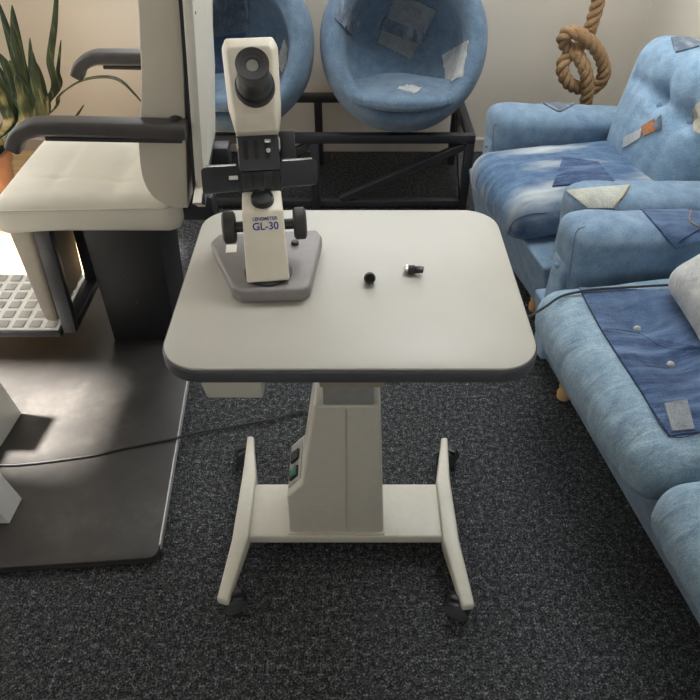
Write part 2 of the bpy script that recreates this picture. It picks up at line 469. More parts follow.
# back wall with an unseen window added above the seats for light
wx0, wx1, wz0, wz1 = -1.15, 1.15, 1.15, 2.35
bm = bmesh.new()
for a, b, c, d in ((XL - .2, wx0, 0, ZC), (wx1, 1.85, 0, ZC), (wx0, wx1, 0, wz0), (wx0, wx1, wz1, ZC)): add_box(bm, ((a + b) / 2, YB + .1, (c + d) / 2), (b - a, .2, d - c))
struct('wall_back', bm, 'wall')
def window(name, c, w, h, ax, parts=2):
    """framed panes; ax = 'x' (runs along X) or 'y'"""
    def P(a, z, t): return (c[0] + a, c[1] + t, c[2] + z) if ax == 'x' else (c[0] + t, c[1] + a, c[2] + z)
    def S(a, z, t): return (a, t, z) if ax == 'x' else (t, a, z)
    bm = bmesh.new()
    for s in (-1, 1):
        add_box(bm, P(s * (w / 2 - .03), 0, 0), S(.06, h, .07)); add_box(bm, P(0, s * (h / 2 - .03), 0), S(w - .12, .06, .07))
    for k in range(1, parts): add_box(bm, P(-w / 2 + w * k / parts, 0, 0), S(.05, h - .12, .07))
    fr = struct(name, bm, 'white_paint')
    g = bmesh.new(); add_box(g, P(0, 0, 0), S(w - .1, h - .1, .008)); obj('pane', g, 'glass', fr, smooth=False)
    return fr
window('added_window_back', ((wx0 + wx1) / 2, YB + .1, (wz0 + wz1) / 2), wx1 - wx0, wz1 - wz0, 'x', 3)
# left wall; unseen window, door and pier added to place sun and daylight
dy0, dy1, dz0, dz1 = 2.10, 2.48, .06, 2.15
vy0, vy1, vz0, vz1 = 1.18, 1.66, .75, 2.15
bm = bmesh.new()
def wl(y0, y1, z0, z1): add_box(bm, (XL - .1, (y0 + y1) / 2, (z0 + z1) / 2), (.2, y1 - y0, z1 - z0))
wl(YF, vy0, 0, ZC); wl(vy1, dy0, 0, ZC); wl(dy1, YB, 0, ZC); wl(vy0, vy1, 0, vz0); wl(vy0, vy1, vz1, ZC); wl(dy0, dy1, 0, dz0); wl(dy0, dy1, dz1, ZC)
struct('wall_left', bm, 'wall')
window('added_door_left', (XL - .1, (dy0 + dy1) / 2, (dz0 + dz1) / 2), dy1 - dy0, dz1 - dz0, 'y', 1)
window('added_window_left', (XL - .1, (vy0 + vy1) / 2, (vz0 + vz1) / 2), vy1 - vy0, vz1 - vz0, 'y', 1)
# right wall, slightly out of square
def RW(t, off, z): 
    a, b = Vector((1.345, 3.2, 0)), Vector((1.9, -2.5, 0)); d = (b - a).normalized(); n = Vector((-d.y, d.x, 0))
    p = a.lerp(b, t) + n * off; return Vector((p.x, p.y, z))
struct('wall_right', hexa([RW(-.03, 0, 0), RW(1, 0, 0), RW(1, .2, 0), RW(-.03, .2, 0)], [RW(-.03, 0, ZC), RW(1, 0, ZC), RW(1, .2, ZC), RW(-.03, .2, ZC)]), 'wall')
fx0, fx1, fz0, fz1 = -1.2, 1.2, .75, 2.1
bm = bmesh.new()
for a, b, c, d in ((-2.2, fx0, 0, ZC), (fx1, 2.4, 0, ZC), (fx0, fx1, 0, fz0), (fx0, fx1, fz1, ZC)): add_box(bm, ((a + b) / 2, YF - .1, (c + d) / 2), (b - a, .2, d - c))
struct('wall_front', bm, 'wall')
window('added_window_front', ((fx0 + fx1) / 2, YF - .1, (fz0 + fz1) / 2), fx1 - fx0, fz1 - fz0, 'x', 2)  # unseen window added behind the camera for frontal fill
bm = bmesh.new(); add_prism(bm, [(0, 0), (-.014, 0), (-.014, .062), (-.009, .07), (0, .07)], lambda p, t: (XL if t == 0 else 1.34, YB + p[0], p[1])); struct('baseboard_back', bm, 'skirting')
bm = bmesh.new(); add_prism(bm, [(0, 0), (-.014, 0), (-.014, .062), (-.009, .07), (0, .07)], lambda p, t: RW(.004 if t == 0 else .99, p[0], p[1])); struct('baseboard_right', bm, 'skirting')

# ------------------------------------------------------------------ instrument table
TZ = .782
tb = thing('instrument_table', 'wheeled table with rounded pale top and dark edge, on a cream H-shaped base', 'table', (0, .97, 0))
def W(bm, name, mat, par, **k): return obj(name, bm, mat, par, world=True, **k)
ty = .9875
def top_poly(g=0): return [(x, ty + y) for x, y in rrect(.309 - g, .2485 - g, .070 - g, 10)]
bm = prism(top_poly(.0035), lambda p, t: (p[0], p[1], TZ - .010 if t == 0 else TZ), .0015, 2); W(bm, 'tabletop', 'laminate', tb)
bm = prism(top_poly(0), lambda p, t: (p[0], p[1], TZ - .030 if t == 0 else TZ - .0035), .004, 3); W(bm, 'edge_band', 'edge', tb)
# shallow box hung under the top
bm = hexa([(-.254, .803, .650), (-.154, .803, .650), (-.154, .97, .650), (-.254, .97, .650)], [(-.268, .797, TZ - .031), (-.150, .797, TZ - .031), (-.150, .98, TZ - .031), (-.268, .98, TZ - .031)], .006, 3)
W(bm, 'underside_box', 'cream', tb, label='cream shallow box hung under the tabletop')
W(box((.004, .965, (.594 + TZ - .031) / 2), (.126, .16, TZ - .031 - .594), bevel=.004), 'mounting_plate', 'mount', tb)
W(box((-.003, .962, .565), (.102, .125, .07), bevel=.003), 'lift_column', 'grey_metal', tb, label='grey telescopic lift column')
py0, py1 = .893, 1.055
ped = [(-.149, .078), (-.146, .227), (-.109, .276), (-.073, .532), (.062, .532), (.083, .078)]
def ped_fn(p, t):
    k = (p[1] - .078) / .454
    return (p[0], (py0 + .004 * k) if t == 0 else (py1 - .02 * k), p[1])
pd = W(prism(ped, ped_fn, .007, 3), 'pedestal', 'cream', tb)
W(box((-.008, py0 + .0012, .305), (.0014, .004, .435)), 'seam', 'seam_grey', pd)
W(box((-.033, py0 + .078, .0805), (.236, .168, .006), bevel=.002), 'foot_flange', 'cream', pd)
# sloped control face on the left: between (-.146,.227) and (-.109,.276)
a0, a1 = Vector((-.146, 0, .227)), Vector((-.109, 0, .276)); sd = (a1 - a0).normalized(); sn = Vector((-sd.z, 0, sd.x))
rot = Matrix((sd, (0, 1, 0), sn)).transposed()
def slope(s, y, h): return a0 + sd * s + sn * h + Vector((0, y, 0))
cp = W(box(slope(.0307, .975, .0012), (.050, .12, .003), rot=rot, bevel=.001), 'control_panel', 'grey_metal', tb, label='grey sloped switch panel')
for yy, k in ((.942, 'green'), (.992, 'black')):
    s = W(box(slope(.0307, yy, .005), (.03, .03, .008), rot=rot, bevel=.002), 'rocker_switch', 'black', cp)
    if k == 'green':
        s['label'] = 'rocker switch with a green lamp'
W(box(slope(.034, .942, .0095), (.018, .022, .004), rot=rot, bevel=.002), 'switch_lamp', 'green', cp, label='green lit rocker')
# H base
W(box((-.01, .962, .0635), (.50, .158, .03), bevel=.005, seg=3), 'cross_beam', 'cream', tb)
def side_leg(sx):
    if sx < 0:
        outer = [(-.290, 1.205), (-.285, 1.066), (-.287, .866), (-.304, .722)]; inner = [(-.272, 1.205), (-.248, 1.062), (-.247, .876), (-.277, .715)]
    else:
        outer = [(.275, 1.20), (.263, 1.050), (.265, .872), (.282, .708)]; inner = [(.257, 1.20), (.227, 1.046), (.226, .866), (.254, .704)]
    zt = [.080, .092, .092, .080]; zb = [.058, .046, .046, .056]
    bm = bmesh.new(); rings = []
    for (ox, oy), (ix, iy), t, b in zip(outer, inner, zt, zb):
        rings.append([bm.verts.new(p) for p in ((ox, oy, b), (ix, iy, b), (ix, iy, t), (ox, oy, t))])
    for p, q in zip(rings, rings[1:]):
        for k in range(4): bm.faces.new((p[k], p[(k + 1) % 4], q[(k + 1) % 4], q[k]))
    bm.faces.new(rings[0][::-1]); bm.faces.new(rings[-1])
    bmesh.ops.recalc_face_normals(bm, faces=bm.faces)
    bmesh.ops.bevel(bm, geom=list(bm.edges), offset=.006, segments=3, affect='EDGES', profile=.5, clamp_overlap=True)
    return bm
W(side_leg(-1), 'leg', 'cream', tb); W(side_leg(1), 'leg', 'cream', tb)
def caster(x, y, ang):
    d = Vector((math.cos(ang), math.sin(ang), 0)); s = Vector((-d.y, d.x, 0)); c = Vector((x, y, .0285)) - d * .012
    bm = bmesh.new()
    for k in (-1, 1):
        add_lathe(bm, [(0, -.008), (.022, -.008), (.0275, -.005), (.0285, 0), (.0275, .005), (.022, .008), (.012, .009), (0, .009)], axis_m(c + s * .011 * k, s), 28)
    w = W(bm, 'caster', 'caster', tb)
    bm = bmesh.new(); add_lathe(bm, [(0, .03), (.007, .03), (.007, .066), (0, .066)], Matrix.Translation(Vector((x, y, 0))), 14)
    add_box(bm, c + Vector((0, 0, .018)) , (.045, .012, .04), rot=Matrix.Rotation(ang, 3, 'Z'), bevel=.004)
    add_sweep(bm, [c + d * .030 * math.cos(R(q)) + Vector((0, 0, .031 * math.sin(R(q)))) for q in range(20, 161, 14)], rrect(.017, .0015, .001, 1), s)
    W(bm, 'caster_hood', 'black', w)
caster(-.283, .735, R(205)); caster(.262, .722, R(-25)); caster(-.283, 1.18, R(20)); caster(.265, 1.175, R(150))

# ------------------------------------------------------------------ lensmeter on the table
lm = thing('lensmeter', 'cream and black lensmeter with one eyepiece, on its grey base on the tabletop', 'lensmeter', (-.15, .97, TZ))
bp_ = [(-.268, 1.066), (-.256, 1.096), (-.066, 1.112), (-.054, 1.088), (-.070, .930), (-.084, .913), (-.190, .909), (-.207, .922)]
W(prism([(x, y) for x, y in bp_], lambda p, t: (p[0], p[1], TZ if t == 0 else TZ + .026), .005, 3), 'base_plate', 'base_grey', lm, label='warm grey base plate')
W(box((-.224, 1.043, TZ + .0265), (.020, .026, .001), rot=Matrix.Rotation(R(5), 3, 'Z')), 'base_label', 'label', lm, label='small white sticker on the base')
W(lathe([(0, .025), (.041, .025), (.043, .027), (.043, .030), (.040, .032), (0, .032)], Matrix.Translation((-.147, .966, TZ)), 48), 'turntable_ring', 'black_metal', lm)
W(lathe([(0, .031), (.0345, .031), (.0345, .0332), (0, .0332)], Matrix.Translation((-.147, .964, TZ)), 40), 'ring_inset', 'grey_metal', lm)
yaw, lean, roll = R(7), R(35), R(.2)
LT = Matrix.Translation((-.1475, .966, TZ + .028)) @ Matrix.Rotation(yaw, 4, 'Z') @ Matrix.Rotation(-lean, 4, 'X') @ Matrix.Rotation(roll, 4, 'Y')
def L(x, n, w): return LT @ Vector((x, -n, w))
LR = LT.to_3x3()
# lower tube housing: bottom, shoulder, sloped top
bm = bmesh.new()
def ring_(w, hw, n0, n1): return [bm.verts.new(L(x, n, w)) for x, n in ((-hw, n0), (hw, n0), (hw, n1), (-hw, n1))]
rs = [ring_(-.017, .0375, .036, -.006), ring_(.104, .0355, .034, -.03), ring_(.142, .0345, .0, -.03)]
for a, b in zip(rs, rs[1:]):
    for k in range(4): bm.faces.new((a[k], a[(k + 1) % 4], b[(k + 1) % 4], b[k]))
bm.faces.new(rs[0][::-1]); bm.faces.new(rs[-1])
bmesh.ops.recalc_face_normals(bm, faces=bm.faces)
bmesh.ops.bevel(bm, geom=list(bm.edges), offset=.004, segments=3, affect='EDGES', profile=.5, clamp_overlap=True)
hs = W(bm, 'housing', 'ivory', lm)
def text(body, size, m, depth=.0003):
    cu = bpy.data.curves.new('lettering', 'FONT'); cu.body = body; cu.size = size; cu.extrude = depth; cu.offset = size * .022; cu.align_x = 'CENTER'; cu.align_y = 'CENTER'
    o = bpy.data.objects.new('tmp', cu); COL.objects.link(o)
    dg = bpy.context.evaluated_depsgraph_get(); dg.update()
    me = bpy.data.meshes.new_from_object(o.evaluated_get(dg)); bpy.data.objects.remove(o)
    bm = bmesh.new(); bm.from_mesh(me); bm.transform(m); return bm
TM = lambda x, w: LT @ Matrix.Translation((x, -.0345, w)) @ Matrix.Rotation(R(90), 4, 'X')
bm = text('LENSMETER', .0082, TM(.003, .0905)); W(bm, 'lettering', 'print', hs, smooth=False, label='dark blue word LENSMETER')
bm = text('GL-30', .0178, TM(.003, .0775)); W(bm, 'lettering', 'print', hs, smooth=False, label='dark blue model mark GL-30')
# lens seat ring on the sloped top
sl = Vector((0, .034, .038)).normalized()            # up the slope, tilt frame
nr = Vector((0, -sl.z, sl.y))
pc = Vector((.001, -.0170, .123))
bm = lathe([(0, -.004), (.0195, -.004), (.0205, .003), (.0195, .010), (.0175, .011), (.0160, .008), (0, .007)], LT @ axis_m(pc, nr), 32)
ls = W(bm, 'lens_seat', 'black', lm)
W(lathe([(0, .0065), (.0145, .0072), (.0145, .0082), (0, .0088)], LT @ axis_m(pc, nr), 28), 'seat_lens', 'plate', ls, label='grey lens in the seat')
# focusing knobs and axle
W(lathe([(0, -.060), (.0095, -.060), (.0095, .060), (0, .060)], LT @ axis_m((.001, .0, .082), (1, 0, 0)), 20), 'knob_axle', 'black_metal', lm)
for s in (-1, 1):
    bm = bmesh.new(); seg = 60
    prof = [(0, -.0115), (.024, -.0115), (.0285, -.008), (.0285, .008), (.024, .0115), (.012, .012), (0, .012)]
    add_lathe(bm, prof, LT @ axis_m((.001 + s * .0625, .0, .082), (1, 0, 0)), seg)
    W(bm, 'focusing_knob', 'knob', lm)
W(lathe([(0, .024), (.0075, .024), (.0075, .031), (.005, .033), (0, .033)], Matrix.Translation((-.105, 1.06, TZ)), 18), 'clamp_screw', 'black_metal', lm)
# black bracket (C-frame) between housing and head
def lbox(c, s, **k): return box(LT @ Vector((c[0], -c[1], c[2])), s, rot=LR, **k)
bm = lbox((.0, -.022, .215), (.072, .046, .15), bevel=.004)
br = W(bm, 'bracket', 'black', lm)
bm = lbox((.001, .010, .206), (.070, .014, .062), bevel=.002); fp = W(bm, 'slotted_plate', 'plate', lm)
for x in (-.021, -.003, .016):
    bm = prism(rrect(.0042, .0165, .0042, 6), lambda p, t, x=x: L(x + p[0], .0165 + .0016 * t, .210 + p[1])); W(bm, 'slot', 'rubber', fp)
W(lbox((.018, .019, .224), (.011, .004, .006), bevel=.001), 'chrome_clip', 'chrome', fp, label='chrome clip')
W(lathe([(0, 0), (.004, 0), (.004, .004), (0, .005)], LT @ axis_m((.018, -.0185, .2075), (0, -1, 0)), 14), 'chrome_pin', 'chrome', fp, label='chrome pin')
W(lbox((-.034, .017, .222), (.0025, .006, .018), bevel=.0008), 'chrome_edge', 'chrome', fp, label='chrome strip')
W(lbox((.052, -.022, .214), (.028, .03, .062), bevel=.003), 'side_bracket', 'black_metal', lm)
W(lbox((.038, .012, .220), (.003, .006, .020), bevel=.0008), 'chrome_edge', 'chrome', lm, label='chrome strip')
bm = prism(rrect(.102, .0225, .007, 5), lambda p, t: L(-.001 + p[0] , -.012 + .006 * t, .1685 + p[1] + .03 * p[0]), .0012, 2)
pl = W(bm, 'lens_table', 'black_metal', lm)
for x0, x1 in ((-.094, -.04), (.036, .094)):
    W(lbox(((x0 + x1) / 2, -.0085, .1926 + .015 * (x0 + x1)), (x1 - x0, .006, .0036), bevel=.001), 'edge_glint', 'chrome', pl, label='chrome strip as edge glint')  # chrome strips added to draw the glint on the plate's top edge
W(lbox((-.047, -.004, .168), (.016, .0025, .007), bevel=.001), 'plate_label', 'label', pl, label='small white sticker')
bm = bmesh.new()
for s in (-1, 1): add_box(bm, L(s * .0125 - .004, .020, .160), (.004, .014, .024), rot=LR, bevel=.001)
add_box(bm, L(-.004, .014, .158), (.052, .012, .030), rot=LR, bevel=.002)
W(bm, 'lens_holder', 'black', lm)
# head: chamfered block
bm = bmesh.new()
def head_ring(pts, n): return [bm.verts.new(L(x, n, w)) for x, w in pts]
HZ = lambda pts: [(x * .965 + .001, .234 + (w - .222) * 1.06) for x, w in pts]
back = HZ([(-.036, .236), (.036, .236), (.0455, .262), (.0475, .352), (.040, .3645), (-.040, .3645), (-.0475, .352), (-.0455, .262)])
mid = HZ([(-.0365, .222), (.0365, .222), (.046, .262), (.0485, .352), (.041, .366), (-.041, .366), (-.0485, .352), (-.046, .262)])
front = HZ([(-.033, .244), (.033, .244), (.036, .262), (.0385, .338), (.033, .345), (-.033, .345), (-.0385, .338), (-.036, .262)])
pre = HZ([(-.0365, .222), (.0365, .222), (.045, .262), (.0475, .349), (.040, .363), (-.040, .363), (-.0475, .349), (-.045, .262)])
rs = [head_ring(back, -.055), head_ring(mid, -.045), head_ring(mid, .034), head_ring(pre, .052), head_ring(front, .068)]
for a, b in zip(rs, rs[1:]):
    for k in range(8): bm.faces.new((a[k], a[(k + 1) % 8], b[(k + 1) % 8], b[k]))
bm.faces.new(rs[0][::-1]); bm.faces.new(rs[-1])
bmesh.ops.recalc_face_normals(bm, faces=bm.faces)
bmesh.ops.bevel(bm, geom=list(bm.edges), offset=.003, segments=2, affect='EDGES', profile=.5, clamp_overlap=True)
W(bm, 'head', 'ivory', lm)
W(lathe([(0, 0), (.003, 0), (.003, .0015), (0, .002)], LT @ axis_m((.001, -.062, .251), (0, -1, -.5)), 14), 'head_screw', 'ivory', lm)
# eyepiece, tilted up a little more than the head
e0 = Vector((.005, -.055, .299)); ed = Vector((0, -1, .20)).normalized()
EM = LT @ axis_m(e0, ed)
W(lathe([(0, 0), (.033, 0), (.0335, .006), (.0325, .020), (.0315, .022), (.0300, .022), (.0290, .024), (.0290, .034), (.0275, .040), (.0255, .044), (.0250, .058), (0, .058)], EM, 48), 'eyepiece', 'black', lm)
bm = lathe([(0, .050), (.0245, .050), (.0248, .060), (.0254, .075), (.0262, .086), (.0258, .0875), (.0240, .0872), (.0228, .0855), (.018, .0848), (.0172, .0838), (.0120, .0832), (.0105, .0812), (.0098, .0800), (0, .0800)], EM, 48)
ec = W(bm, 'eyecup', 'cup', lm)
W(lathe([(0, .0800), (.0095, .0800), (.0095, .0806), (0, .0814)], EM, 30), 'eye_lens', 'grey_metal', ec, label='grey eyepiece lens')

# ------------------------------------------------------------------ two small things on the tabletop
cp_ = thing('rubber_cap', 'small black ribbed cap on the tabletop between lensmeter and metal fitting', 'cap', (.036, .968, TZ))
ax = Vector((.02, -.72, .50))
ax.normalize(); CM = axis_m((0, .004, .0095), ax)
obj('cap_body', lathe([(0, -.012), (.0085, -.012), (.0098, -.009), (.0095, -.003), (.0100, -.002), (.0100, .003), (.0094, .004), (.0092, .010), (.0078, .012), (.0066, .009), (0, .005)], CM, 28), 'rubber', cp_)
obj('cap_ring', lathe([(.0096, -.002), (.0107, -.0016), (.0107, .0018), (.0096, .002)], CM, 28), 'knob', cp_)
ft = thing('metal_fitting', 'small black and chrome fitting lying on the tabletop, right of the cap', 'fitting', (.118, 1.0, TZ))
ad = Vector((.95, -.22, .12)).normalized()
FM = axis_m((0, 0, .0085), ad)
obj('barrel', lathe([(0, -.010), (.006, -.010), (.0085, -.008), (.0085, .001), (.0068, .003), (.0068, .012), (0, .012)], FM, 20), 'rubber', ft)
obj('collar', lathe([(.006, -.0165), (.0085, -.0155), (.0085, -.0115), (.006, -.0105)], FM, 6), 'chrome', ft, label='chrome hexagonal collar', angle=20)
obj('spring_lever', box((-.013, .002, .0085), (.008, .012, .013), rot=Matrix.Rotation(R(25), 3, 'Y'), bevel=.002), 'chrome', ft, label='chrome lever')
obj('tip', box((.0125, -.003, .011), (.012, .012, .009), rot=Matrix.Rotation(R(-14), 3, 'Z'), bevel=.002), 'black', ft)

# ------------------------------------------------------------------ board under the examination chair
bd = thing('base_board', 'dark scuffed floor board under the examination chair', 'board', (-1.0, 1.45, 0), R(4.2))
bq = [(-.478, .855), (-.556, 2.075), (-1.62, 1.985), (-1.56, .775)]
def round_poly(poly, r, n=6):
    out = []; P = [Vector(p).to_3d() for p in poly]
    for i in range(len(P)):
        a, b, c = P[i - 1], P[i], P[(i + 1) % len(P)]; u = (a - b).normalized(); v = (c - b).normalized(); h = u.angle(v) / 2
        d = r / math.tan(h); s, e = b + u * d, b + v * d
        for k in range(n + 1):
            t = k / n; out.append(tuple(((1 - t) ** 2 * s + 2 * t * (1 - t) * b + t * t * e)[:2]))
    return out
W(prism(round_poly(bq, .025), lambda p, t: (p[0], p[1], .006 if t == 0 else .030), .0015, 2), 'board_panel', 'board', bd)
cx_, cy_ = -1.05, 1.42
bm = bmesh.new()
W(prism(round_poly([(-.4765, .890), (-.5535, 2.05), (-.5575, 2.05), (-.4805, .890)], .0015, 2), lambda p, t: (p[0], p[1], .010 if t == 0 else .0308)), 'edge_strip', 'board_edge', bd, label='pale strip along the board edge')
for x, y in ((-.55, .93), (-1.48, .86), (-.62, 1.98), (-1.52, 1.9)): W(lathe([(0, 0), (.02, 0), (.018, .006), (0, .006)], Matrix.Translation((x, y, 0)), 16), 'foot', 'rubber', bd)

# ------------------------------------------------------------------ examination chair
ch = thing('examination_chair', 'cream vinyl examination chair on a black column, with dark curved armrests', 'chair', (-.70, 1.75, .03))
W(hexa([(-.802, 1.672, .0313), (-.588, 1.672, .0313), (-.588, 1.86, .0313), (-.802, 1.86, .0313)], [(-.778, 1.640, .535), (-.556, 1.640, .535), (-.556, 1.86, .535), (-.778, 1.86, .535)], .004, 2), 'column', 'column_black', ch)
for x, z in ((-.70, .31), (-.685, .20)): W(lathe([(0, 0), (.003, 0), (.003, .002), (0, .003)], axis_m((x, 1.672 - .0317 * (z - .03) / .5, z), (0, -1, .06)), 10), 'screw', 'edge', ch)
def seat_f(p):
    q = p.copy(); tx = (p.x / .275); ty_ = (p.y / .225)
    if p.z > 0: q.z += .016 * (1 - tx ** 2) * (1 - ty_ ** 2) - .012 * gauss(p.x - .08, .02) * (1 - ty_ ** 2) - .007 * gauss(p.x + .09, .012) * (1 - ty_ ** 2)
    if p.z > 0: q.z -= .004 * gauss(p.y + .115 + .02 * tx, .006) * (1 - tx ** 4)
    q.z -= .03 * max(0, -tx - .2) ** 2
    if p.z < 0: q.z += .0
    return q
st = W(soft((-.711, 1.755, .584), (.258, .228, .053), .044, (34, 60, 4), seat_f), 'seat', 'vinyl', ch)
pts = [(-.711 + x, 1.755 + y, .615 - .022 * max(0, -(x) / .257 - .2) ** 2) for x, y in rrect(.2545, .2245, .045, 6)]
W(tube(pts + [pts[0]], .0028, 6), 'piping', 'vinyl_side', st)
W(box((-.73, 1.76, .528), (.40, .34, .016), bevel=.003), 'seat_pan', 'black', ch)
def at_back(px, py):       # where a sight line meets the plane of the back shell
    o, d = ray(px, py); a = .045 / .483; t = (-.375 + (o.z - .637) * a - o.x) / (d.x - d.z * a); return o + d * t
P_ = lambda px, py: (lambda v: (v.x, v.z))(at_y(px, py, 1.525))
low = [P_(*q) for q in ((137.5, 0), (140, 47), (141, 80), (140.5, 110), (138.5, 141), (142, 176), (153, 197), (172, 207), (188, 208))]
prof = [(low[0][0] + .05, 1.46), (low[0][0] + .022, 1.28)] + low
prof = [tuple(v[:2]) for v in catmull([(x, z, 0) for x, z in prof], 5)] + [(-.357, 1.12), (-.326, 1.46)]
bm = prism(prof, lambda p, t: (p[0], 1.525 if t == 0 else 1.95, p[1]), .016, 4)
bk = W(bm, 'backrest', 'vinyl_side', ch)
def on_back(z): return -.402 + (z - .637) * (.045 / .483)
gk = [(1.513, .637), (1.54, .637), (1.80, .84), (1.86, 1.0), (1.86, 1.46), (1.513, 1.46)]
W(prism(gk, lambda p, t: (on_back(p[1]) - .004 + .009 * t, p[0], p[1])), 'gasket', 'rubber', bk)
gk = [(1.508, .632), (1.515, .634)] + [(v.y, v.z) for v in (at_back(*q) for q in ((201.5, 203), (203.5, 190), (208.5, 170), (214, 145), (215.5, 132), (215, 63), (211.5, 0)))] + [(1.93, 1.46), (1.508, 1.46)]
bp2 = W(prism(gk, lambda p, t: (on_back(p[1]) + .005 + .022 * t, p[0], p[1]), .004, 2), 'back_shell', 'shell', ch, label='pale back shell of the backrest')
for z in (.72, 1.09): W(lathe([(0, 0), (.003, 0), (.003, .001), (0, .0015)], axis_m((on_back(z) + .027, 1.53, z), (1, 0, -.09)), 10), 'screw', 'black', bp2)
W(box((-.42, 1.60, .590), (.10, .06, .07), bevel=.006), 'hinge_bracket', 'black_metal', ch)
W(box((-.42, 1.90, .590), (.10, .06, .07), bevel=.006), 'hinge_bracket', 'black_metal', ch)
for yy in (1.498, 1.985):
    xe = -.386 if yy < 1.7 else -.450
    path = catmull([(xe, yy, .844), (-.50, yy, .848), (-.70, yy, .853), (-.752, yy, .849), (-.789, yy, .830), (-.809, yy, .801)], 8)
    bm = bmesh.new(); add_sweep(bm, path, rrect(.027, .0180, .010, 4), (0, 1, 0))
    ar = W(bm, 'armrest', 'arm', ch)
    bm = bmesh.new(); add_sweep(bm, [(-.40, yy, .823), (-.72, yy, .829)], rrect(.021, .005, .003, 2), (0, 1, 0)); W(bm, 'underside_strip', 'black', ar)
    s = 1 if yy < 1.7 else -1
    W(lathe([(0, 0), (.02, 0), (.022, .02), (.022, .05), (0, .05)], axis_m((xe - .029, yy, .846), (0, s, 0)), 24), 'arm_pivot', 'black', ar)
# leg rest, bars and foot plate
bm = hexa([(-.962, 1.585, .185), (-.922, 1.585, .172), (-.922, 1.86, .172), (-.962, 1.86, .185)], [(-.965, 1.585, .510), (-.893, 1.585, .525), (-.893, 1.86, .525), (-.965, 1.86, .510)], .014, 3)
W(bm, 'leg_rest', 'legpad', ch, label='taupe padded leg rest')
for yy in (1.60, 1.85):
    W(hexa([(-.916, yy - .015, .135), (-.874, yy - .015, .135), (-.874, yy + .015, .135), (-.916, yy + .015, .135)], [(-.893, yy - .015, .53), (-.845, yy - .015, .53), (-.845, yy + .015, .53), (-.893, yy + .015, .53)], .003), 'leg_bar', 'black_metal', ch)
W(box((-.895, 1.735, .148), (.042, .24, .026), bevel=.003), 'cross_bar', 'black_metal', ch)
bm = bmesh.new(); add_box(bm, (-1.113, 1.735, .134), (.38, .315, .022), bevel=.003)
fpz = W(bm, 'foot_plate', 'black', ch)
bm = bmesh.new(); add_box(bm, (-1.115, 1.737, .1465), (.37, .30, .005), bevel=.001)
tp = W(bm, 'tread', 'tread', fpz, label='pale tread plate')
bm = bmesh.new()
for i in range(7):
    for j in range(6): add_box(bm, (-1.270 + i * .052, 1.613 + j * .050, .1505), (.034, .034, .004), bevel=.0012)
o = W(bm, 'tread_pads', 'tread_pad', fpz, label='grey square grip pads')

# ------------------------------------------------------------------ white stand posts at the left edge
sd_ = thing('equipment_stand', 'white two-legged stand on the dark board, at the left edge of the photo', 'stand', (-.95, 1.1, .03))
def post(a, b, lean_, y0, y1):
    return hexa([(a - .25, y0, .0313), (a, y0, .0313), (b, y1, .0313), (a - .25, y1, .0313)], [(a - .25 - lean_, y0, .30), (a - lean_, y0, .30), (b - lean_, y1, .30), (a - .25 - lean_, y1, .30)], .003, 2)
W(post(-.878, -.874, .045, .950, 1.028), 'leg', 'white_paint', sd_); W(post(-1.002, -.990, .035, 1.205, 1.335), 'leg', 'white_paint', sd_)
W(box((-1.16, 1.14, .29), (.08, .26, .04), bevel=.006), 'cross_bar', 'white_paint', sd_)

# ------------------------------------------------------------------ cables
pts = [at_z(*q, .0352) for q in ((-30, 463), (5, 465), (30, 463.5), (60, 460), (95, 455), (120, 449), (150, 443), (168, 439.6))]
pts += [at_z(177, 437.8, .0362), at_z(187, 435.3, .026), at_z(196, 433.1, .014)]
pts += [at_z(*q, .010) for q in ((203, 431.5), (225, 428), (250, 423.5), (278, 418), (300, 411.5))] + [Vector((-.10, 1.33, .012)), Vector((-.05, 1.2, .04)), Vector((-.035, 1.06, .11))]
o = obj('power_cable', tube(catmull(pts, 8), .0034, 8), 'rubber'); tag(o, 'thin black cable crossing the dark board and carpet to the table pedestal', 'cable')

# ------------------------------------------------------------------ black steel bench frame
bn = thing('bench_frame', 'low black steel frame carrying the two round chairs by the back wall', 'frame', (-.2, 2.8, 0))
BX0, BX1, BY0, BY1, BZ = -.78, .502, 2.61, 3.05, .347
q = .036
W(box(((BX0 + BX1) / 2, BY0, BZ - q / 2), (BX1 - BX0 + q, q, q), bevel=.002), 'rail', 'black_metal', bn)
W(box(((BX0 + BX1) / 2, BY1, BZ - q / 2), (BX1 - BX0 + q, q, q), bevel=.002), 'rail', 'black_metal', bn)
for x in (BX0, BX1): W(box((x, (BY0 + BY1) / 2, BZ - q / 2), (q, BY1 - BY0 - q, q), bevel=.002), 'cross_rail', 'black_metal', bn)
for x in (BX0, -.15, BX1):
    for y in (BY0, BY1): W(box((x, y, (BZ - q) / 2), (q, q, BZ - q), bevel=.002), 'leg', 'black_metal', bn)
for x in (-.52, .19):
    for y in (BY0, BY1):
        pass
W(box(((BX0 - .15) / 2, BY0, .03), (-.15 - BX0 - q, q * .8, .03), bevel=.002), 'lower_rail', 'black_metal', bn)
W(box(((BX1 - .15) / 2, BY0, .03), (BX1 + .15 - q, q * .8, .03), bevel=.002), 'lower_rail', 'black_metal', bn)
def strut(a, b, w=.03):
    a, b = Vector(a), Vector(b); bm = bmesh.new(); add_sweep(bm, [a, b], rrect(w / 2, w / 2, .002, 1), (0, 1, 0)); return bm
W(strut((BX1 - .02, BY0, BZ - .05), (-.04, BY0, .045)), 'brace', 'black_metal', bn)
W(strut((BX0 + .02, BY0, .04), (-.17, BY0, BZ - .05)), 'brace', 'black_metal', bn)
bm = bmesh.new(); add_sweep(bm, [(BX1, BY0 + .02, .04), (BX1, BY1 - .02, BZ - .05)], rrect(.013, .013, .002, 1), (1, 0, 0)); W(bm, 'brace', 'black_metal', bn)

